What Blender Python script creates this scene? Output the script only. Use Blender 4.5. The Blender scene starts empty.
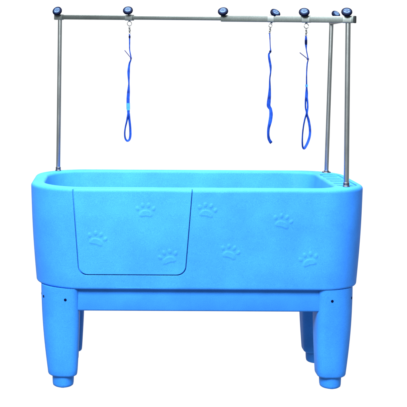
import bpy, bmesh, math, random
from mathutils import Vector, Matrix
random.seed(4)
scene = bpy.context.scene
COL = scene.collection
R = math.radians
PI = math.pi

# ------------------------------------------------------------------ helpers
def link(name, me, mat=None, parent=None, smooth=True, sharp=None):
    ob = bpy.data.objects.new(name, me)
    COL.objects.link(ob)
    if parent is not None:
        ob.parent = parent
    if mat is not None:
        if len(me.materials) == 1 and not isinstance(mat, (list, tuple)): me.materials.pop()
        for m in (mat if isinstance(mat, (list, tuple)) else [mat]):
            me.materials.append(m)
    if smooth:
        for p in me.polygons:
            p.use_smooth = True
        if sharp:
            me.set_sharp_from_angle(angle=R(sharp))
    return ob

def bm_obj(name, bm, mat, parent=None, smooth=True, sharp=35, norm=True):
    if norm:
        bmesh.ops.recalc_face_normals(bm, faces=bm.faces)
    me = bpy.data.meshes.new(name)
    bm.to_mesh(me); bm.free()
    return link(name, me, mat, parent, smooth, sharp)

def empty(name, loc, label=None, cat=None, group=None):
    o = bpy.data.objects.new(name, None)
    COL.objects.link(o)
    o.location = loc
    o.empty_display_size = 0.05
    if label: o['label'] = label
    if cat: o['category'] = cat
    if group: o['group'] = group
    return o

def frame_from(d, up=Vector((0, 0, 1))):
    d = d.normalized()
    if abs(d.dot(up)) > 0.98:
        up = Vector((0, 1, 0))
    s = d.cross(up).normalized()
    u = s.cross(d).normalized()
    return s, u, d

def loft(bm, rings, cap0=True, cap1=True, closed=True, mi=0):
    vr = [[bm.verts.new(p) for p in r] for r in rings]
    n = len(vr[0])
    for a, b in zip(vr[:-1], vr[1:]):
        for i in range(n if closed else n - 1):
            j = (i + 1) % n
            f = bm.faces.new((a[i], a[j], b[j], b[i])); f.material_index = mi
    if cap0:
        f = bm.faces.new(list(reversed(vr[0]))); f.material_index = mi
    if cap1:
        f = bm.faces.new(vr[-1]); f.material_index = mi
    return vr

def add_turned(bm, base, axis, prof, seg=32, mi=0, ref=Vector((0, 0, 1))):
    """profile of (distance along axis, radius) turned about axis"""
    s, u, d = frame_from(axis, ref)
    rings = []
    for h, r in prof:
        rings.append([base + d * h + (s * math.cos(t) + u * math.sin(t)) * r
                      for t in [2 * PI * k / seg for k in range(seg)]])
    return loft(bm, rings, mi=mi)

def add_tube(bm, a, b, r, seg=24, bev=0.001, mi=0):
    a = Vector(a); b = Vector(b)
    L = (b - a).length
    add_turned(bm, a, b - a, [(0, r - bev), (bev, r), (L - bev, r), (L, r - bev)], seg, mi)

def rrect2d(w, h, r, k=5):
    pts = []
    for cx, cy, a0 in ((w/2-r, h/2-r, 0), (-w/2+r, h/2-r, 90), (-w/2+r, -h/2+r, 180), (w/2-r, -h/2+r, 270)):
        for i in range(k + 1):
            a = R(a0 + 90 * i / k)
            pts.append((cx + r * math.cos(a), cy + r * math.sin(a)))
    return pts

def add_bar(bm, a, b, w, h, r=0.0022, bev=0.0008, mi=0):
    """rounded rectangular bar from a to b"""
    a = Vector(a); b = Vector(b)
    s, u, d = frame_from(b - a)
    L = (b - a).length
    rings = []
    for t, ins in ((0, bev), (bev, 0), (L - bev, 0), (L, bev)):
        rings.append([a + d * t + s * x + u * y for x, y in rrect2d(w - 2*ins, h - 2*ins, r)])
    loft(bm, rings, mi=mi)

def add_ring(bm, c, n, R0, r0, seg=28, sec=10, squash=1.0, mi=0):
    s, u, d = frame_from(n)
    rings = []
    for k in range(seg):
        t = 2 * PI * k / seg
        e = s * math.cos(t) + u * math.sin(t) * squash
        rings.append([c + e * R0 + (e * math.cos(q) + d * math.sin(q)) * r0
                      for q in [2 * PI * j / sec for j in range(sec)]])
    rings.append(rings[0])
    loft(bm, rings, False, False, mi=mi)
    bmesh.ops.remove_doubles(bm, verts=bm.verts, dist=1e-6)

def catmull(P, n=8, closed=False):
    out = []
    N = len(P)
    rng = range(N) if closed else range(N - 1)
    for i in rng:
        if closed:
            p0, p1, p2, p3 = P[(i-1) % N], P[i], P[(i+1) % N], P[(i+2) % N]
        else:
            p0 = P[max(i-1, 0)]; p1 = P[i]; p2 = P[i+1]; p3 = P[min(i+2, N-1)]
        for k in range(n):
            t = k / n
            out.append(0.5 * ((2*p1) + (p2-p0)*t + (2*p0-5*p1+4*p2-p3)*t*t + (3*p1-p0-3*p2+p3)*t*t*t))
    if not closed:
        out.append(P[-1].copy())
    return out

# ------------------------------------------------------------------ materials
def new_mat(name):
    m = bpy.data.materials.new(name)
    m.use_nodes = True
    nt = m.node_tree
    for n in list(nt.nodes):
        nt.nodes.remove(n)
    out = nt.nodes.new('ShaderNodeOutputMaterial')
    b = nt.nodes.new('ShaderNodeBsdfPrincipled')
    nt.links.new(b.outputs[0], out.inputs[0])
    return m, nt, b

def noise(nt, scale, detail=2.0, rough=0.5, coord='Object', stretch=None):
    tc = nt.nodes.new('ShaderNodeTexCoord')
    n = nt.nodes.new('ShaderNodeTexNoise')
    n.inputs['Scale'].default_value = scale
    n.inputs['Detail'].default_value = detail
    n.inputs['Roughness'].default_value = rough
    if stretch:
        mp = nt.nodes.new('ShaderNodeMapping')
        mp.inputs['Scale'].default_value = stretch
        nt.links.new(tc.outputs[coord], mp.inputs[0]); nt.links.new(mp.outputs[0], n.inputs['Vector'])
    else:
        nt.links.new(tc.outputs[coord], n.inputs['Vector'])
    return n

def ramp(nt, src, stops):
    r = nt.nodes.new('ShaderNodeValToRGB')
    els = r.color_ramp.elements
    while len(els) < len(stops): els.new(0.5)
    for e, (p, c) in zip(els, stops):
        e.position = p; e.color = (*c, 1) if len(c) == 3 else c
    nt.links.new(src, r.inputs[0])
    return r

def plastic(name, base, amp=0.11, rough=0.5, bump=0.45, soft=0.0):
    m, nt, b = new_mat(name)
    n1 = noise(nt, 5, 5, 0.62)
    n2 = noise(nt, 420, 2, 0.6)
    n3 = noise(nt, 60, 4, 0.7)
    lo = tuple(c * (1 - amp) for c in base); hi = tuple(min(1, c * (1 + amp)) for c in base)
    r1 = ramp(nt, n1.outputs['Fac'], [(0.35, lo), (0.65, hi)])
    r2 = ramp(nt, n2.outputs['Fac'], [(0.3, (0.76, 0.84, 0.90)), (0.7, (1.30, 1.17, 1.08))])
    mx = nt.nodes.new('ShaderNodeMix'); mx.data_type = 'RGBA'; mx.blend_type = 'MULTIPLY'
    mx.inputs[0].default_value = 1
    nt.links.new(r1.outputs[0], mx.inputs[6]); nt.links.new(r2.outputs[0], mx.inputs[7])
    nt.links.new(mx.outputs[2], b.inputs['Base Color'])
    rr = nt.nodes.new('ShaderNodeMapRange')
    rr.inputs['To Min'].default_value = rough - 0.07; rr.inputs['To Max'].default_value = rough + 0.10
    nt.links.new(n3.outputs['Fac'], rr.inputs[0]); nt.links.new(rr.outputs[0], b.inputs['Roughness'])
    b.inputs['IOR'].default_value = 1.12
    b.inputs['Specular IOR Level'].default_value = 0.5
    bp = nt.nodes.new('ShaderNodeBump'); bp.inputs['Strength'].default_value = bump
    bp.inputs['Distance'].default_value = 0.0008
    nt.links.new(n2.outputs['Fac'], bp.inputs['Height'])
    bp2 = nt.nodes.new('ShaderNodeBump'); bp2.inputs['Strength'].default_value = 0.15
    if soft:                                  # moulded edges are rounded over
        bv = nt.nodes.new('ShaderNodeBevel'); bv.samples = 6
        bv.inputs['Radius'].default_value = soft
        nt.links.new(bv.outputs[0], bp2.inputs['Normal'])
    bp2.inputs['Distance'].default_value = 0.004
    nt.links.new(n1.outputs['Fac'], bp2.inputs['Height'])
    nt.links.new(bp2.outputs[0], bp.inputs['Normal'])
    nt.links.new(bp.outputs[0], b.inputs['Normal'])
    return m

BLUE = (0.0160, 0.115, 0.42)
mat_tub = plastic('blue_moulded_plastic', BLUE, soft=0.0035)
mat_door = plastic('blue_door_plastic', (0.0175, 0.124, 0.42), 0.10, soft=0.0035)
mat_leg = plastic('blue_leg_plastic', (0.0145, 0.110, 0.40))

def metal(name, base, rough, stretch=(1, 1, 0.02)):
    m, nt, b = new_mat(name)
    n1 = noise(nt, 400, 3, 0.6, stretch=stretch)
    n2 = noise(nt, 14, 3, 0.6)
    r1 = ramp(nt, n1.outputs['Fac'], [(0.3, tuple(c * 0.86 for c in base)), (0.7, tuple(min(1, c * 1.14) for c in base))])
    nt.links.new(r1.outputs[0], b.inputs['Base Color'])
    b.inputs['Metallic'].default_value = 1
    rr = nt.nodes.new('ShaderNodeMapRange')
    rr.inputs['To Min'].default_value = rough - 0.03; rr.inputs['To Max'].default_value = rough + 0.05
    nt.links.new(n2.outputs['Fac'], rr.inputs[0]); nt.links.new(rr.outputs[0], b.inputs['Roughness'])
    bp = nt.nodes.new('ShaderNodeBump'); bp.inputs['Strength'].default_value = 0.04
    bp.inputs['Distance'].default_value = 0.0003
    nt.links.new(n1.outputs['Fac'], bp.inputs['Height']); nt.links.new(bp.outputs[0], b.inputs['Normal'])
    return m

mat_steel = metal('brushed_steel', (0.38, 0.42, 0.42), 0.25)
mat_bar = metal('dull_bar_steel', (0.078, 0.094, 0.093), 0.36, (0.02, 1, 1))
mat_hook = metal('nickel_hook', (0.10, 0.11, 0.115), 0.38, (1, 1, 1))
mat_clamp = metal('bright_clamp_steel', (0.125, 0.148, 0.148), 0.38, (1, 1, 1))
mat_shaded_steel = metal('shaded_steel', (0.03, 0.034, 0.04), 0.45)  # crossbar steel with the shade behind the rail put into its colour

def simple(name, base, rough=0.5, spec=0.5, amp=0.2, sc=90):
    m, nt, b = new_mat(name)
    n1 = noise(nt, sc, 3)
    r1 = ramp(nt, n1.outputs['Fac'], [(0.3, tuple(c * (1 - amp) for c in base)), (0.7, tuple(min(1, c * (1 + amp)) for c in base))])
    nt.links.new(r1.outputs[0], b.inputs['Base Color'])
    b.inputs['Roughness'].default_value = rough
    b.inputs['Specular IOR Level'].default_value = spec
    return m

mat_knob = simple('navy_knob_plastic', (0.0003, 0.0010, 0.0055), 0.5, 0.012)
mat_knob_face = simple('blue_knob_inset', (0.007, 0.016, 0.042), 0.5, 0.03)
mat_knob_mark = simple('pale_knob_mark', (0.045, 0.075, 0.14), 0.5, 0.03)
mat_hole = simple('dark_bolt_head', (0.0006, 0.002, 0.016), 0.7, 0.01)
mat_plug = simple('dark_end_plug', (0.006, 0.008, 0.009), 0.6, 0.05)
mat_patch = simple('pale_blue_stitching', (0.012, 0.095, 0.26), 0.8, 0.2)

def webbing():
    m, nt, b = new_mat('blue_nylon_webbing')
    tc = nt.nodes.new('ShaderNodeTexCoord')
    w = nt.nodes.new('ShaderNodeTexWave'); w.inputs['Scale'].default_value = 260
    w.bands_direction = 'Z'; w.inputs['Distortion'].default_value = 1.5
    nt.links.new(tc.outputs['Object'], w.inputs['Vector'])
    n = noise(nt, 45, 3)
    r = ramp(nt, n.outputs['Fac'], [(0.3, (0.0015, 0.008, 0.085)), (0.7, (0.004, 0.032, 0.22))])
    nt.links.new(r.outputs[0], b.inputs['Base Color'])
    b.inputs['Roughness'].default_value = 0.75
    b.inputs['Specular IOR Level'].default_value = 0.05
    bp = nt.nodes.new('ShaderNodeBump'); bp.inputs['Strength'].default_value = 0.5
    bp.inputs['Distance'].default_value = 0.0004
    nt.links.new(w.outputs['Fac'], bp.inputs['Height']); nt.links.new(bp.outputs[0], b.inputs['Normal'])
    return m
mat_web = webbing()

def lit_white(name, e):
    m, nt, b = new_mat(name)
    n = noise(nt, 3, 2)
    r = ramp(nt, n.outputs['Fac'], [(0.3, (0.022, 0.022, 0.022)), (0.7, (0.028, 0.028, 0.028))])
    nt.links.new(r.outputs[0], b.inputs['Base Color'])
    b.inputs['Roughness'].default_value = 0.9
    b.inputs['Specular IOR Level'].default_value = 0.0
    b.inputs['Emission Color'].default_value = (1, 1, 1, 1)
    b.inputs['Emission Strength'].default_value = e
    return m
mat_floor = lit_white('self_glowing_white', 1.0)  # glow added so floor and backdrop stay pure white without shadows

# ------------------------------------------------------------------ setting
bm = bmesh.new()
v = [bm.verts.new(p) for p in ((-4, -2, 0), (4, -2, 0), (4, 3.0, 0), (-4, 3.0, 0))]
bm.faces.new(v)
fl = bm_obj('floor', bm, mat_floor, smooth=False, sharp=None, norm=False); fl['kind'] = 'structure'
bm = bmesh.new()
rows = [(3.0, 0.0)] + [(3.0 + 1.0 * math.sin(R(a)), 1.0 - math.cos(R(a))) for a in range(6, 91, 6)] + [(4.0, 4.5)]
vr = [[bm.verts.new((x, y, z)) for x in (-4, 4)] for y, z in rows]
for a, b in zip(vr[:-1], vr[1:]):
    bm.faces.new((a[0], a[1], b[1], b[0]))
bd = bm_obj('backdrop', bm, mat_floor, sharp=None, norm=False); bd['kind'] = 'structure'

# ------------------------------------------------------------------ the tub
HX, DY = 0.676, 0.68
ZT, ZB = 0.810, 0.407
RC = 0.185
tub = empty('dog_bath_tub', (0, DY / 2, 0),
            'blue plastic dog bath on four legs with paw prints, a door and overhead steel rail',
            'pet bath')
TI = Matrix.Translation((0, -DY / 2, 0))
def under(ob, parent=None):
    """child of the tub (or of one of its parts) while keeping world placement"""
    p = parent or tub
    ob.parent = p
    ob.matrix_parent_inverse = p.matrix_world.inverted() if p.type != 'EMPTY' else TI
    return ob

def column_params():
    """list of (kind, value) round the plan, starting at front-left going right"""
    cols = []
    n = 378
    for i in range(n): cols.append(('f', i / n))
    nc = 26
    for i in range(nc): cols.append(('c0', i / nc))
    for i in range(8): cols.append(('r', i / 8))
    for i in range(nc): cols.append(('c1', i / nc))
    for i in range(24): cols.append(('b', i / 24))
    for i in range(nc): cols.append(('c2', i / nc))
    for i in range(8): cols.append(('l', i / 8))
    for i in range(nc): cols.append(('c3', i / nc))
    return cols
CP = column_params()

def plan(x0, x1, y0, y1, rr_, rl, z):
    pts = []
    for k, t in CP:
        if k == 'f': p = (x0 + rl + (x1 - x0 - rl - rr_) * t, y0)
        elif k == 'c0':
            a = R(-90 + 90 * t); p = (x1 - rr_ + rr_ * math.cos(a), y0 + rr_ + rr_ * math.sin(a))
        elif k == 'r': p = (x1, y0 + rr_ + (y1 - y0 - 2*rr_) * t)
        elif k == 'c1':
            a = R(90 * t); p = (x1 - rr_ + rr_ * math.cos(a), y1 - rr_ + rr_ * math.sin(a))
        elif k == 'b': p = (x1 - rr_ - (x1 - x0 - rl - rr_) * t, y1)
        elif k == 'c2':
            a = R(90 + 90 * t); p = (x0 + rl + rl * math.cos(a), y1 - rl + rl * math.sin(a))
        elif k == 'l': p = (x0, y1 - rl - (y1 - y0 - 2*rl) * t)
        else:
            a = R(180 + 90 * t); p = (x0 + rl + rl * math.cos(a), y0 + rl + rl * math.sin(a))
        pts.append(Vector((p[0], p[1], z)))
    return pts
RL = 0.222
def outer(o, z):
    return plan(-HX - 0.003 + o, HX - o, o, DY - o, RC - o, RL - o, z)
def inner(o, z):
    return plan(-0.624 + o, 0.551 - o, 0.052 + o, 0.625 - o, max(0.100 - o * 0.6, 0.03), max(0.185 - o * 0.6, 0.03), z)

# embossed paw prints: (x, z, rotation)
PAWS = []
def wpt(px, py, Y=0.012):
    k = (4.2 + Y) / 1071
    return ((px - 115 + 0.0052 * (py - 50)) * k - 0.3365, 1.353 - (py - 0.0052 * (px - 115) - 50) * k)
for px, py, rot in ((145.5, 212.5, 0), (96.5, 241, -14), (169, 259.5, 16), (206.5, 212.5, -11),
                    (282, 223.5, -15), (229.5, 254.5, -16), (309.5, 262, 14)):
    x, z = wpt(px, py)
    PAWS.append((x, z, R(rot)))
def sst(t):
    t = max(0.0, min(1.0, t)); return t * t * (3 - 2 * t)
TOES = [(-0.0290, 0.0150, 0.0062, 0.0085, 22), (-0.0105, 0.0270, 0.0062, 0.0090, 6),
        (0.0105, 0.0270, 0.0062, 0.0090, -6), (0.0290, 0.0150, 0.0062, 0.0085, -22)]
def paw_h(x, z):
    h = 0.0
    for cx, cz, rot in PAWS:
        dx, dz = x - cx, z - cz
        if dx * dx + dz * dz > 0.0036: continue
        c, s = math.cos(-rot), math.sin(-rot)
        u, w = (dx * c - dz * s) / 1.1, (dx * s + dz * c) / 1.1
        # main pad: arched top, lightly scalloped base
        wid = 0.0265 * (1 - 0.38 * max(0, (w + 0.012)) / 0.026)
        top = 0.0100; bot = -0.0150 + 0.0030 * math.cos(u / 0.0265 * PI)
        cz_ = (top + bot) / 2; hh = (top - bot) / 2
        q = (abs(u / max(wid, 1e-4)) ** 2.6 + abs((w - cz_) / hh) ** 2.6) ** (1 / 2.6)
        h = max(h, sst((1.08 - q) / 0.26) * (0.8 + 0.2 * q))
        for tx, tz, a, b, tr in TOES:
            ct, st = math.cos(R(-tr)), math.sin(R(-tr))
            ex, ez = u - tx, w - tz
            e1, e2 = ex * ct - ez * st, ex * st + ez * ct
            q = math.hypot(e1 / a, e2 / b)
            h = max(h, sst((1.15 - q) / 0.6))
    return h * 0.0019

O_B = 0.024
rings = []
rings.append(outer(0.075, ZB)); rings.append(outer(O_B + 0.014, ZB))
for a in (20, 45, 70):
    rings.append(outer(O_B + 0.010 - 0.010 * math.sin(R(a)) + 0.0, ZB + 0.010 - 0.010 * math.cos(R(a))))
z0, z1 = ZB + 0.010, ZT - 0.014
nz = int((z1 - z0) / 0.0026)
wall_rows = []
for i in range(nz + 1):
    z = z0 + (z1 - z0) * i / nz
    t = (z - z0) / (z1 - z0)
    o = O_B * (1 - t) - 0.0035 * math.sin(PI * t)
    ring = outer(o, z)
    for p, (k, tv) in zip(ring, CP):
        if k == 'f':
            p.y -= paw_h(p.x, p.z)
            # rotomoulded panel is never dead flat
            p.y += 0.0012 * math.sin(p.x * 9.1 + 1.0) * math.sin(p.z * 14 + p.x * 3.3) * math.cos(p.x / (HX - RC) * PI / 2)
    rings.append(ring)
for a in (18, 36, 54, 72, 90):
    rings.append(outer(0.014 - 0.014 * math.cos(R(a)), ZT - 0.014 + 0.014 * math.sin(R(a))))
rings.append(inner(-0.012, ZT))
for a in (18, 36, 54, 72, 90):
    rings.append(inner(-0.012 + 0.012 * math.sin(R(a)), ZT - 0.012 + 0.012 * math.cos(R(a))))
for i in range(1, 9):
    t = i / 8
    rings.append(inner(0.03 * t, ZT - 0.012 - 0.26 * t))
for a in (25, 50, 75, 90):
    rings.append(inner(0.03 + 0.035 * (1 - math.cos(R(a))), ZT - 0.272 - 0.035 * math.sin(R(a))))
bm = bmesh.new()
loft(bm, rings)
bmesh.ops.recalc_face_normals(bm, faces=bm.faces)
me = bpy.data.meshes.new('basin'); bm.to_mesh(me); bm.free()
solid = bpy.data.objects.new('basin', me); COL.objects.link(solid)

# door outline (front view), inset by g
def door_outline(g, wide=0.0):
    tl, tr_ = -0.5005 + g, -0.0300 - g
    bl, br = -0.4765 + g, -0.0525 - g
    zb, zt, r = 0.467 + g, 0.90, 0.036
    pts = [(tl - 0.006 + wide, zt), ]
    # left edge down to the corner
    pts += [(tl + wide, ZT)]
    for i in range(1, 8):
        t = i / 8; pts.append((tl + (bl - tl) * t + wide * (1 - t) ** 1.2, ZT + (zb + r - ZT) * t))
    for i in range(9):
        a = R(180 + 90 * i / 8); pts.append((bl + r + r * math.cos(a), zb + r + r * math.sin(a)))
    for i in range(9):
        a = R(270 + 90 * i / 8); pts.append((br - r + r * math.cos(a), zb + r + r * math.sin(a)))
    for i in range(7, 0, -1):
        t = i / 8; pts.append((tr_ + (br - tr_) * t, ZT + (zb + r - ZT) * t))
    pts += [(tr_, ZT), (tr_ + 0.006, zt)]
    return pts
def prism(pts, y0, y1):
    bm = bmesh.new()
    loft(bm, [[Vector((x, y0, z)) for x, z in pts], [Vector((x, y1 + O_B * min(1.0, (ZT - z) / (ZT - ZB)), z)) for x, z in pts]])
    bmesh.ops.recalc_face_normals(bm, faces=bm.faces)
    me = bpy.data.meshes.new('cutter'); bm.to_mesh(me); bm.free()
    o = bpy.data.objects.new('cutter', me); COL.objects.link(o)
    return o
def boolean(ob, cutters, op):
    for c in cutters:
        m = ob.modifiers.new('b', 'BOOLEAN'); m.object = c; m.operation = op; m.solver = 'EXACT'
    bpy.context.view_layer.update()
    dg = bpy.context.evaluated_depsgraph_get()
    return bpy.data.meshes.new_from_object(ob.evaluated_get(dg))

c_out = prism(door_outline(-0.0018), -0.06, 0.0085)
c_in = prism(door_outline(0.0018, 0.0022), -0.06, 0.0075)
# grooves of the soap ledge at the right-hand end
cuts = []
bm = bmesh.new()
loft(bm, [[Vector((a, b, z)) for a, b in [(0.606 + x, 0.320 + y) for x, y in rrect2d(0.082, 0.40, 0.022, 6)]] for z in (ZT - 0.0045, ZT + 0.03)])
bmesh.ops.recalc_face_normals(bm, faces=bm.faces)
m_ = bpy.data.meshes.new('cutter'); bm.to_mesh(m_); bm.free()
o = bpy.data.objects.new('cutter', m_); COL.objects.link(o); cuts.append(o)
for i, y in enumerate((0.165, 0.240, 0.315, 0.390, 0.465)):
    pts = [(0.578 + dx, y + dy) for dx, dy in ((0, -0.014), (0.052, -0.014), (0.056, -0.010), (0.056, 0.010), (0.052, 0.014), (0, 0.014), (-0.004, 0.010), (-0.004, -0.010))]
    bm = bmesh.new()
    loft(bm, [[Vector((a, b, ZT - 0.012)) for a, b in pts], [Vector((a, b, ZT + 0.02)) for a, b in pts]])
    bmesh.ops.recalc_face_normals(bm, faces=bm.faces)
    m_ = bpy.data.meshes.new('cutter'); bm.to_mesh(m_); bm.free()
    o = bpy.data.objects.new('cutter', m_); COL.objects.link(o); cuts.append(o)
me_basin = boolean(solid, [c_out] + cuts, 'DIFFERENCE')
solid.modifiers.clear()
me_door = boolean(solid, [c_in], 'INTERSECT')
for o in [c_out, c_in, solid] + cuts:
    bpy.data.objects.remove(o)
basin = under(link('basin', me_basin, mat_tub, None, True, 32))
door = under(link('door', me_door, mat_door, None, True, 32))
door['label'] = 'cut-in ramp door with three embossed paw prints'

# base frame: apron ring between and behind the legs
bm = bmesh.new()
fr = [(0.0, 0.408), (0.0, 0.324), (0.003, 0.319), (0.006, 0.317), (0.055, 0.317), (0.055, 0.408)]
def rr(x0, x1, y0, y1, r, z):
    pts = []
    for cx, cy, a0 in ((x1 - r, y0 + r, -90), (x1 - r, y1 - r, 0), (x0 + r, y1 - r, 90), (x0 + r, y0 + r, 180)):
        for i in range(9):
            a = R(a0 + 90 * i / 8); pts.append(Vector((cx + r * math.cos(a), cy + r * math.sin(a), z)))
    return pts
loft(bm, [rr(-0.575 + o, 0.575 - o, 0.050 + o, 0.600 - o, 0.10 - min(o, 0.06), z) for o, z in fr], False, False)
apron = under(bm_obj('base_frame', bm, mat_leg, sharp=40))

# legs -------------------------------------------------------------
def sec(x0, x1, y0, y1, ro, ri, z, k=10, rf=0.033):
    """section of the front-right leg: outer-front corner ro, the others ri"""
    pts = []
    for cx, cy, a0, r in ((x1, y0, -90, ro), (x1, y1, 0, ri), (x0, y1, 90, ri), (x0, y0, 180, rf)):
        sx = -1 if cx == x1 else 1; sy = 1 if cy == y0 else -1
        for i in range(k + 1):
            a = R(a0 + 90 * i / k)
            pts.append(Vector((cx + sx * r + r * math.cos(a), cy + sy * r + r * math.sin(a), z)))
    return pts
def leg_sec(z, ins=0.0):
    t = (0.4075 - z) / (0.4075 - 0.045)
    b = 0.010 * math.sin(PI * t)                                  # slight belly
    return sec(0.474 + 0.008 * t + ins - 0.004*math.sin(PI*t), 0.6310 - 0.0330 * t ** 1.15 + b * 0.45 - ins,
               0.030 + 0.040 * t - b * 0.3 + ins, 0.205 - 0.022 * t - ins, 0.120 - 0.070 * t, 0.052 - 0.018 * t, z)
LD = 0.604
def make_leg(sx, sy):
    def M(p): return Vector((p.x * sx + (0.0 if sy > 0 else 0.008), p.y if sy > 0 else LD - p.y, p.z))
    bm = bmesh.new()
    rs = [leg_sec(0.4075)]
    for i in range(1, 18):
        rs.append(leg_sec(0.4075 - (0.4075 - 0.055) * i / 17))
    for a in (30, 60, 90):
        rs.append(leg_sec(0.055 - 0.010 * math.sin(R(a)), 0.010 * (1 - math.cos(R(a)))))
    loft(bm, [[M(p) for p in r] for r in rs])
    leg = under(bm_obj('leg', bm, mat_leg, sharp=40))
    bm = bmesh.new()
    fs = []
    for z, ins in ((0.052, 0.0), (0.012, 0.0015), (0.004, 0.003), (0.0, 0.007)):
        fs.append([M(p) for p in sec(0.495 + ins, 0.5825 - ins, 0.080 + ins, 0.172 - ins, 0.042, 0.040, z, 10, 0.042)])
    loft(bm, fs)
    under(bm_obj('foot', bm, mat_leg, sharp=40), leg)
    # bolt heads: front face and round the outer corner
    z = 0.364
    ring = leg_sec(z)
    cx = 0.6275 - 0.0034 - 0.1116; cy = 0.026 + 0.0055 + 0.1116
    for kind in (0, 1, 2):
        if kind == 0: p = Vector((0.528, 0, z)); q = min(ring, key=lambda a: abs(a.x - 0.528) + (10 if a.y > 0.1 else 0))
        else:
            ang = R(-28) if kind == 1 else R(0)
            best = max(ring, key=lambda a: (a.x - 0.55) * math.cos(ang) + (a.y - 0.13) * math.sin(ang))
            q = best
        i = ring.index(q)
        tg = (ring[(i + 1) % len(ring)] - ring[i - 1]).normalized()
        n = Vector((tg.y, -tg.x, 0))
        if kind == 2:
            q = Vector((q.x, 0.15, z)); n = Vector((1, 0, 0))
        c = q
        if kind == 0:
            c = Vector((0.528, q.y, z))
            ks = sorted(ring, key=lambda a: abs(a.x - 0.528) + (10 if a.y > 0.1 else 0))[:2]
            c.y = min(k.y for k in ks) + 0.0005
        bm = bmesh.new()
        base = M(c); nn = M(c + n) - base
        add_turned(bm, base - nn * 0.004, nn, [(0, 0.0056), (0.0042, 0.0056), (0.0048, 0.0048), (0.0051, 0.0030), (0.0052, 0.0010)], 20)
        under(bm_obj('bolt', bm, mat_hole, sharp=30), leg)
    return leg
for sx in (-1, 1):
    for sy in (1, -1):
        make_leg(sx, sy)

# ------------------------------------------------------------------ posts and overhead rail
PB = {'l': Vector((-0.5885, 0.606, ZT)), 'f': Vector((0.5930, 0.092, ZT)), 'b': Vector((0.6110, 0.588, ZT))}
PT = {'l': Vector((-0.5840, 0.606, 1.488)), 'f': Vector((0.5985, 0.100, 1.469)), 'b': Vector((0.6310, 0.592, 1.474))}
def make_post(key, r, flange):
    a, b = PB[key], PT[key]
    bm = bmesh.new()
    add_tube(bm, a + Vector((0, 0, -0.001)), b, r, 32)
    post = under(bm_obj('post', bm, mat_steel, sharp=35))
    bm = bmesh.new()
    d = (b - a)
    if flange:
        add_turned(bm, a + Vector((0, 0, 0.0003)), Vector((0, 0, 1)), [(0, r + 0.010), (0.002, r + 0.010), (0.003, r + 0.009), (0.0035, r + 0.002), (0.008, r + 0.002), (0.009, r + 0.0005)], 32)
        for ang in (35, 145, 215, 325):
            c = a + Vector((math.cos(R(ang)) * (r + 0.0068), math.sin(R(ang)) * (r + 0.0068), 0.003))
            add_turned(bm, c, Vector((0, 0, 1)), [(0, 0.0026), (0.0022, 0.0026), (0.003, 0.0018)], 8)
    else:
        add_turned(bm, a + Vector((0, 0, 0.0003)), d, [(0, r + 0.0035), (0.003, r + 0.0035), (0.0045, r + 0.0018), (0.016, r + 0.0018), (0.017, r + 0.0005)], 32)
    under(bm_obj('collar', bm, mat_hook, sharp=35), post)
    return post
make_post('l', 0.0094, False)
make_post('f', 0.0104, False)
make_post('b', 0.0094, True)

# crossbar joining the two right-hand posts
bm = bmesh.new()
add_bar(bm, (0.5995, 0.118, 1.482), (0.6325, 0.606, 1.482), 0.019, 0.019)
cross = under(bm_obj('crossbar', bm, mat_shaded_steel, sharp=30))

# telescoping rail running from the left post to the front right post
A = Vector((-0.5840, 0.606, 1.4990)); B = Vector((0.5985, 0.100, 1.4805))
def on_rail(px):
    """point on the rail that a photographed x belongs to"""
    lo, hi = -0.1, 1.2
    for _ in range(50):
        m = (lo + hi) / 2; p = A.lerp(B, m)
        if 115 + 1071 * (p.x + 0.3365) / (4.2 + p.y) < px: lo = m
        else: hi = m
    return A.lerp(B, lo)
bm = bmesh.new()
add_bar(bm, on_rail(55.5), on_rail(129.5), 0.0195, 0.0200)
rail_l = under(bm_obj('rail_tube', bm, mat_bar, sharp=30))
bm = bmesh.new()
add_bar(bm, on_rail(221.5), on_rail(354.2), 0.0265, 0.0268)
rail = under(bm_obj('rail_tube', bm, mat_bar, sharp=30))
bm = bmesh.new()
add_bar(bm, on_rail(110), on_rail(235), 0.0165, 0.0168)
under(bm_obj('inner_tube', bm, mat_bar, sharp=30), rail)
bm = bmesh.new()
e0, e1 = on_rail(353.6), on_rail(355.6)
add_bar(bm, e0, e1, 0.0285, 0.0288, 0.004)
under(bm_obj('end_cap', bm, mat_plug, sharp=30), rail)

RD = (B - A).normalized()
def clamp(px, wpx, size, eye=False, dz=0):
    c = on_rail(px)
    h = RD * (wpx / 2 * (4.2 + c.y) / 1071)
    bm = bmesh.new()
    add_bar(bm, c - h, c + h, size, size, 0.004, 0.001)
    if eye:
        add_turned(bm, c + Vector((0, 0, -size / 2 + 0.001)), Vector((0, 0, -1)), [(0, 0.0045), (0.004, 0.0045), (0.006, 0.003)], 16)
    # boss the screw passes through
    add_turned(bm, c + Vector((0, 0, size / 2 - 0.001)), Vector((0, 0, 1)), [(0, 0.0075), (0.003, 0.0075), (0.004, 0.006)], 20)
    return under(bm_obj('clamp', bm, mat_clamp, sharp=30), rail)

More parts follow.
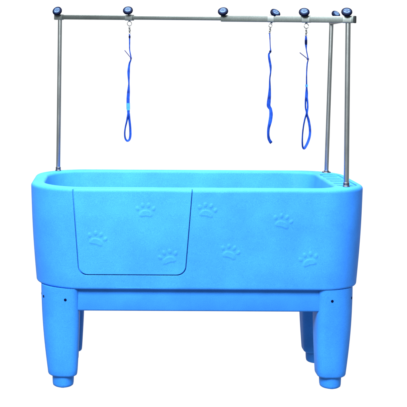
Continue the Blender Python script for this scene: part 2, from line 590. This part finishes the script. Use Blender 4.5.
def knob(c, base, roll, face, parent, dia=0.0435):
    """disc hand knob centred at c, screwed in at base; roll = tilt of the disc seen from the front"""
    s = math.sqrt(1 - face * face)
    n = Vector((-s * math.sin(R(roll)), -face, s * math.cos(R(roll))))
    r = dia / 2
    bm = bmesh.new()
    seg = 48
    S, U, D = frame_from(n)
    prof = [(-0.010, 0.35, 0), (-0.0095, 0.62, 0), (-0.006, 0.93, 1), (-0.002, 1.0, 1), (0.002, 0.98, 1), (0.0042, 0.86, 0.6), (0.0044, 0.74, 0)]
    rings = []
    for h, k, lob in prof:
        ring = []
        for i in range(seg):
            t = 2 * PI * i / seg
            q = r * k * (1)
            ring.append(c + D * h + (S * math.cos(t) + U * math.sin(t)) * q)
        rings.append(ring)
    loft(bm, rings, mi=0)
    add_turned(bm, c + D * 0.0036, D, [(0, r * 0.70), (0.0014, r * 0.70), (0.0022, r * 0.64)], 32, mi=1)
    # pale raised crescent mark on the inset and short bar marks, like moulded lettering
    for (rx, a0, a1, wd) in ((0.47, 195, 345, 0.11), (0.47, 20, 160, 0.08)):
        pr = []
        for i in range(15):
            t = R(a0 + (a1 - a0) * i / 14)
            e = S * math.cos(t) + U * math.sin(t) * 0.86
            ctr = c + D * 0.0061 + e * r * rx
            pr.append([ctr + e * (q1 * r * wd) + D * q2 for q1, q2 in ((-1, -0.0006), (-0.8, 0.0004), (0.8, 0.0004), (1, -0.0006))])
        loft(bm, pr, mi=2)
    for k, (ox, oy, L, an) in enumerate(((-0.22, 0.02, 0.16, 60), (-0.05, 0.0, 0.18, 115), (0.12, 0.03, 0.16, 60), (0.26, 0.0, 0.15, 110))):
        ctr = c + D * 0.0060 + S * ox * r + U * oy * r
        dd = (S * math.cos(R(an)) + U * math.sin(R(an))) * r * L
        add_tube(bm, ctr - dd, ctr + dd, 0.0010, 6, 0.0003, mi=2)
    k_ = under(bm_obj('knob', bm, [mat_knob, mat_knob_face, mat_knob_mark], sharp=40), parent)
    bm = bmesh.new()
    e = c - D * 0.008
    add_tube(bm, base, e, 0.0034, 16, 0.0004)
    # (the threaded stem belongs to the clamp side of the screw)
    under(bm_obj('stem', bm, mat_steel, sharp=35), parent)
    return k_

def kpt(px, py, Y):
    x, z = wpt(px, py, Y)
    return Vector((x, Y, z))
for px, py, cpx, cw, size, eye, roll, face in (
        (57.2, 10.9, 58.8, 8.5, 0.0245, False, 28, 0.80),
        (127.9, 10.3, 129.3, 8.0, 0.0250, True, 9, 0.74),
        (223.0, 11.2, 224.3, 5.5, 0.0235, False, 15, 0.70),
        (275.4, 12.9, 271.3, 7.0, 0.0285, True, -26, 0.66),
        (304.2, 12.0, 306.2, 8.5, 0.0290, True, 9, 0.72),
        (346.8, 11.8, 347.6, 9.5, 0.0290, False, 10, 0.72)):
    c0 = on_rail(cpx)
    clamp(cpx, cw, size, eye)
    dY = -0.020 if roll > -20 else -0.004
    knob(kpt(px, py, c0.y + dY), c0 + Vector((0, 0, size / 2 - 0.002)), roll, face, rail)
knob(kpt(336.0, 14.2, 0.560), Vector((0.6315, 0.590, 1.489)), -26, 0.66, cross, 0.0400)

# ------------------------------------------------------------------ leashes
def ribbon(bm, P, wid, ang, th=0.0016, n=6, mi=0):
    """webbing swept along P; wid and ang (deg, 0 = flat to the front) per point"""
    PP = catmull(P, n)
    W = []; Q = []
    for i in range(len(P) - 1):
        for k in range(n):
            t = k / n
            W.append((wid[i] * (1 - t) + wid[i+1] * t) * 1.38); Q.append(ang[i] * (1 - t) + ang[i+1] * t)
    W.append(wid[-1]); Q.append(ang[-1])
    rings = []
    for i, p in enumerate(PP):
        d = (PP[min(i+1, len(PP)-1)] - PP[max(i-1, 0)]).normalized()
        Yv = Vector((0, 1, 0)); Yv = (Yv - d * Yv.dot(d)).normalized()
        side = d.cross(Yv).normalized()
        a = R(Q[i])
        wv = side * math.cos(a) + Yv * math.sin(a)
        tv = d.cross(wv).normalized()
        w, t = W[i] / 2, th / 2
        rings.append([p + wv * x + tv * y for x, y in ((-w, -t*.5), (-w*.9, -t), (w*.9, -t), (w, -t*.5), (w, t*.5), (w*.9, t), (-w*.9, t), (-w, t*.5))])
    loft(bm, rings, mi=mi)

def leash(ring_px, ring_r, clip_end, strap, loops, toggle, label, patch=None, ferrule=None):
    """all 2-D positions are offsets (mm right, mm down) from the ring centre"""
    c = on_rail(ring_px[0])
    c = Vector((c.x, c.y, wpt(ring_px[0], ring_px[1], c.y)[1]))
    root = empty('dog_leash', c, label, 'leash', 'blue leashes hanging from the overhead rail')
    k = (4.2 + c.y) / 1071
    def P(x, y, dy=0.0):
        x, z = wpt(x, y, c.y)
        return Vector((x - c.x, dy, z - c.z))
    bm = bmesh.new(); add_ring(bm, Vector((0, 0, 0)), Vector((0.25, -1, 0.1)), ring_r, 0.0014)
    bm_obj('ring', bm, mat_hook, root)
    # snap clip: swivel eye, body, gate
    bm = bmesh.new()
    a = P(ring_px[0], ring_px[1]) + Vector((0, 0, -ring_r)); e = P(*clip_end)
    d = (e - a); L = d.length
    add_turned(bm, a + d * 0.05, d, [(0, 0.0014), (L * 0.08, 0.0030), (L * 0.30, 0.0036), (L * 0.45, 0.0022), (L * 0.55, 0.0032), (L * 0.8, 0.0030), (L * 0.95, 0.0016)], 14)
    m = a + d * 0.35
    add_tube(bm, m + Vector((0.002, -0.001, 0)), m + d * 0.4 + Vector((0.0042, -0.001, 0)), 0.0012, 8, 0.0003)
    add_ring(bm, e + Vector((0, 0, -0.003)), Vector((0.3, -1, 0)), 0.0036, 0.0010, 18, 8)
    bm_obj('snap_clip', bm, mat_hook, root)
    bm = bmesh.new()
    ribbon(bm, [P(x, y, dy) for x, y, dy, w, q in strap], [w for *_, w, q in strap], [q for *_, q in strap])
    st = bm_obj('strap', bm, mat_web, root, sharp=40)
    for lp in loops:
        bm = bmesh.new()
        ribbon(bm, [P(x, y, dy) for x, y, dy, w, q in lp], [w for *_, w, q in lp], [q for *_, q in lp], n=8)
        bm_obj('hand_loop', bm, mat_web, root, sharp=40)
    if toggle:
        bm = bmesh.new()
        a, b = P(*toggle[0], -0.003), P(*toggle[1], -0.003)
        add_bar(bm, a, b, 0.0046, 0.0030, 0.0012, 0.0004)
        add_turned(bm, b - (b - a).normalized() * 0.003, Vector((0, -1, 0)), [(-0.004, 0.0036), (-0.003, 0.0044), (0.003, 0.0044), (0.004, 0.0036)], 14)
        bm_obj('adjuster', bm, simple('dark_blue_slider', (0.002, 0.005, 0.05), 0.6, 0.1), root, sharp=30)
    for nm, mt, (x0, y0), (x1, y1), w in (patch or []):
        bm = bmesh.new()
        a, b = P(x0, y0), P(x1, y1)
        ribbon(bm, [a, a.lerp(b, 0.5), b], [w, w * 1.02, w], [8, 8, 8], 0.0042, n=2)
        bm_obj(nm, bm, mt, st, sharp=40)
    return root

leash((129.3, 23.6), 0.0098, (129.6, 33),
      [(129.6, 34, 0, .0045, 20), (129.6, 42, 0, .0050, 45), (129.7, 50, 0, .0050, 60), (131.0, 58.4, 0, .0050, 50),
       (129.4, 64, 0, .0062, 30), (128.6, 72, 0, .0085, 15), (128.8, 80, 0, .0065, 40), (128.9, 84, 0, .0060, 50),
       (128.5, 92, 0, .0092, 10), (128.1, 99, 0, .0100, 0), (128.2, 106, 0, .0100, 10), (128.5, 115, 0, .0080, 30)],
      [[(128.4, 113.5, 0, .0085, 30), (126.8, 121, -.004, .0085, 55), (125.2, 128, -.008, .0085, 62), (124.7, 134, -.008, .0085, 60),
        (125.4, 138.6, -.004, .0085, 55), (127.3, 140.8, 0, .0085, 50), (129.5, 139.4, .004, .0085, 45), (130.4, 135, .006, .0085, 35),
        (130.2, 127, .004, .0085, 40), (129.3, 119, .002, .0085, 35), (128.7, 113, 0.001, .0085, 30)]],
      ((124.6, 50.3), (131.4, 58.6)),
      'blue nylon leash nearest the left post, ending in a slim closed teardrop hand loop',
      patch=[('stitching', mat_patch, (128.15, 103.2), (128.3, 110.4), 0.0112), ('ferrule', mat_hole, (129.6, 35.8), (129.6, 38.2), 0.0056)])

leash((270.3, 25.6), 0.0072, (269.6, 32.5),
      [(269.7, 33, 0, .0042, 30), (270.0, 40, 0, .0045, 60), (270.3, 47, 0, .0045, 60), (270.6, 51.5, 0, .0050, 30), (268.9, 54.2, 0, .0056, 20),
       (269.3, 59, 0, .0072, 20), (270.5, 66, 0, .0076, 25), (270.6, 72, 0, .0060, 45), (269.8, 79, 0, .0060, 50), (269.8, 88, 0, .0076, 30),
       (269.4, 96, 0, .0100, 10), (268.8, 102, 0, .0115, 5), (268.7, 106, 0, .0115, 10), (270.6, 109, 0, .0092, 20)],
      [[(270.3, 108, 0, .0085, 10), (270.9, 114, -.004, .0105, 5), (269.9, 121, -.008, .0110, 10), (268.2, 128, -.012, .0090, 25),
        (267.8, 134, -.012, .0085, 30), (268.8, 139, -.006, .0090, 20), (270.9, 142.3, 0, .0095, 15), (270.0, 141.0, .006, .0085, 30),
        (268.7, 136, .009, .0080, 40), (268.9, 129, .009, .0080, 40), (270.4, 121, .006, .0085, 25), (271.0, 114, .003, .0085, 20), (270.3, 108, .001, .0085, 10)]],
      None,
      'blue leash with its hand loop twisted shut, just left of the wide-looped leash',
      patch=[('ferrule', mat_hole, (270.4, 50.6), (270.3, 52.4), 0.0062)])

leash((306.2, 26.0), 0.0098, (306.0, 35),
      [(306.0, 35.5, 0, .0045, 20), (306.0, 40, 0, .0075, 10), (306.0, 44.5, 0, .0070, 10), (306.4, 50, 0, .0045, 55), (308.0, 59.2, 0, .0046, 50),
       (307.2, 64, 0, .0050, 45), (306.6, 74, 0, .0052, 50), (306.6, 86, 0, .0060, 40), (306.6, 93, 0, .0085, 10), (306.4, 98.5, 0, .0090, 5)],
      [[(306.2, 97.5, 0, .0080, 20), (305.5, 102, 0, .0070, 45), (305.6, 108, 0, .0066, 45), (306.5, 113, 0, .0066, 40), (304.6, 119, -.006, .0076, 50),
        (302.9, 127, -.010, .0080, 55), (301.9, 136, -.012, .0080, 55), (301.9, 143, -.010, .0080, 50), (302.6, 147, -.005, .0080, 45), (304.1, 148.3, 0, .0080, 40),
        (306.2, 146.0, .005, .0080, 40), (308.6, 141.2, .008, .0080, 40), (310.3, 135.0, .010, .0080, 45), (310.2, 128, .008, .0080, 45),
        (308.7, 120, .005, .0078, 40), (307.0, 114, .002, .0066, 40), (307.7, 108, .001, .0060, 50), (307.5, 102, 0, .0060, 50), (306.6, 97.5, .001, .0080, 20)]],
      ((299.6, 52.6), (308.3, 59.5)),
      'blue leash nearest the right posts, with the widest open hand loop',
      patch=[('stitching', mat_hole, (306.0, 40.0), (306.0, 44.6), 0.0072), ('ferrule', mat_patch, (306.6, 84.5), (306.6, 87.0), 0.0072)])

# ------------------------------------------------------------------ light
w = bpy.data.worlds.new('World'); scene.world = w; w.use_nodes = True
w.node_tree.nodes['Background'].inputs[0].default_value = (0.92, 0.96, 1.0, 1)
w.node_tree.nodes['Background'].inputs[1].default_value = 0.30
def area(name, loc, target, sx, sy, power, col=(1, 1, 1)):
    l = bpy.data.lights.new(name, 'AREA'); l.shape = 'RECTANGLE'; l.size = sx; l.size_y = sy
    l.energy = power; l.color = col
    o = bpy.data.objects.new(name, l); COL.objects.link(o)
    o.location = loc
    o.rotation_euler = (Vector(target) - Vector(loc)).to_track_quat('-Z', 'Y').to_euler()
    return o
area('key_softbox', (-1.3, -3.3, 3.7), (-0.05, 0.2, 0.5), 1.8, 1.8, 1120)
area('overhead_softbox', (-0.1, 0.1, 3.4), (0, 0.3, 0.6), 2.4, 1.8, 500)
area('fill_softbox', (1.7, -3.2, 3.3), (0.1, 0.2, 0.5), 1.6, 1.6, 100)

# ------------------------------------------------------------------ camera
cam = bpy.data.cameras.new('camera'); co = bpy.data.objects.new('camera', cam); COL.objects.link(co)
co.location = (-0.3365, -4.2, 1.353)
co.rotation_euler = (R(90), -0.0052, 0)
cam.sensor_width = 36; cam.lens = 36 * 1071 / 407
cam.shift_x = (203.5 - 115) / 407; cam.shift_y = -(203.5 - 50) / 407
cam.clip_end = 200
scene.camera = co
scene.render.resolution_x = 1024; scene.render.resolution_y = 1024
scene.view_settings.view_transform = 'Standard'; scene.view_settings.look = 'None'
scene.view_settings.exposure = 0
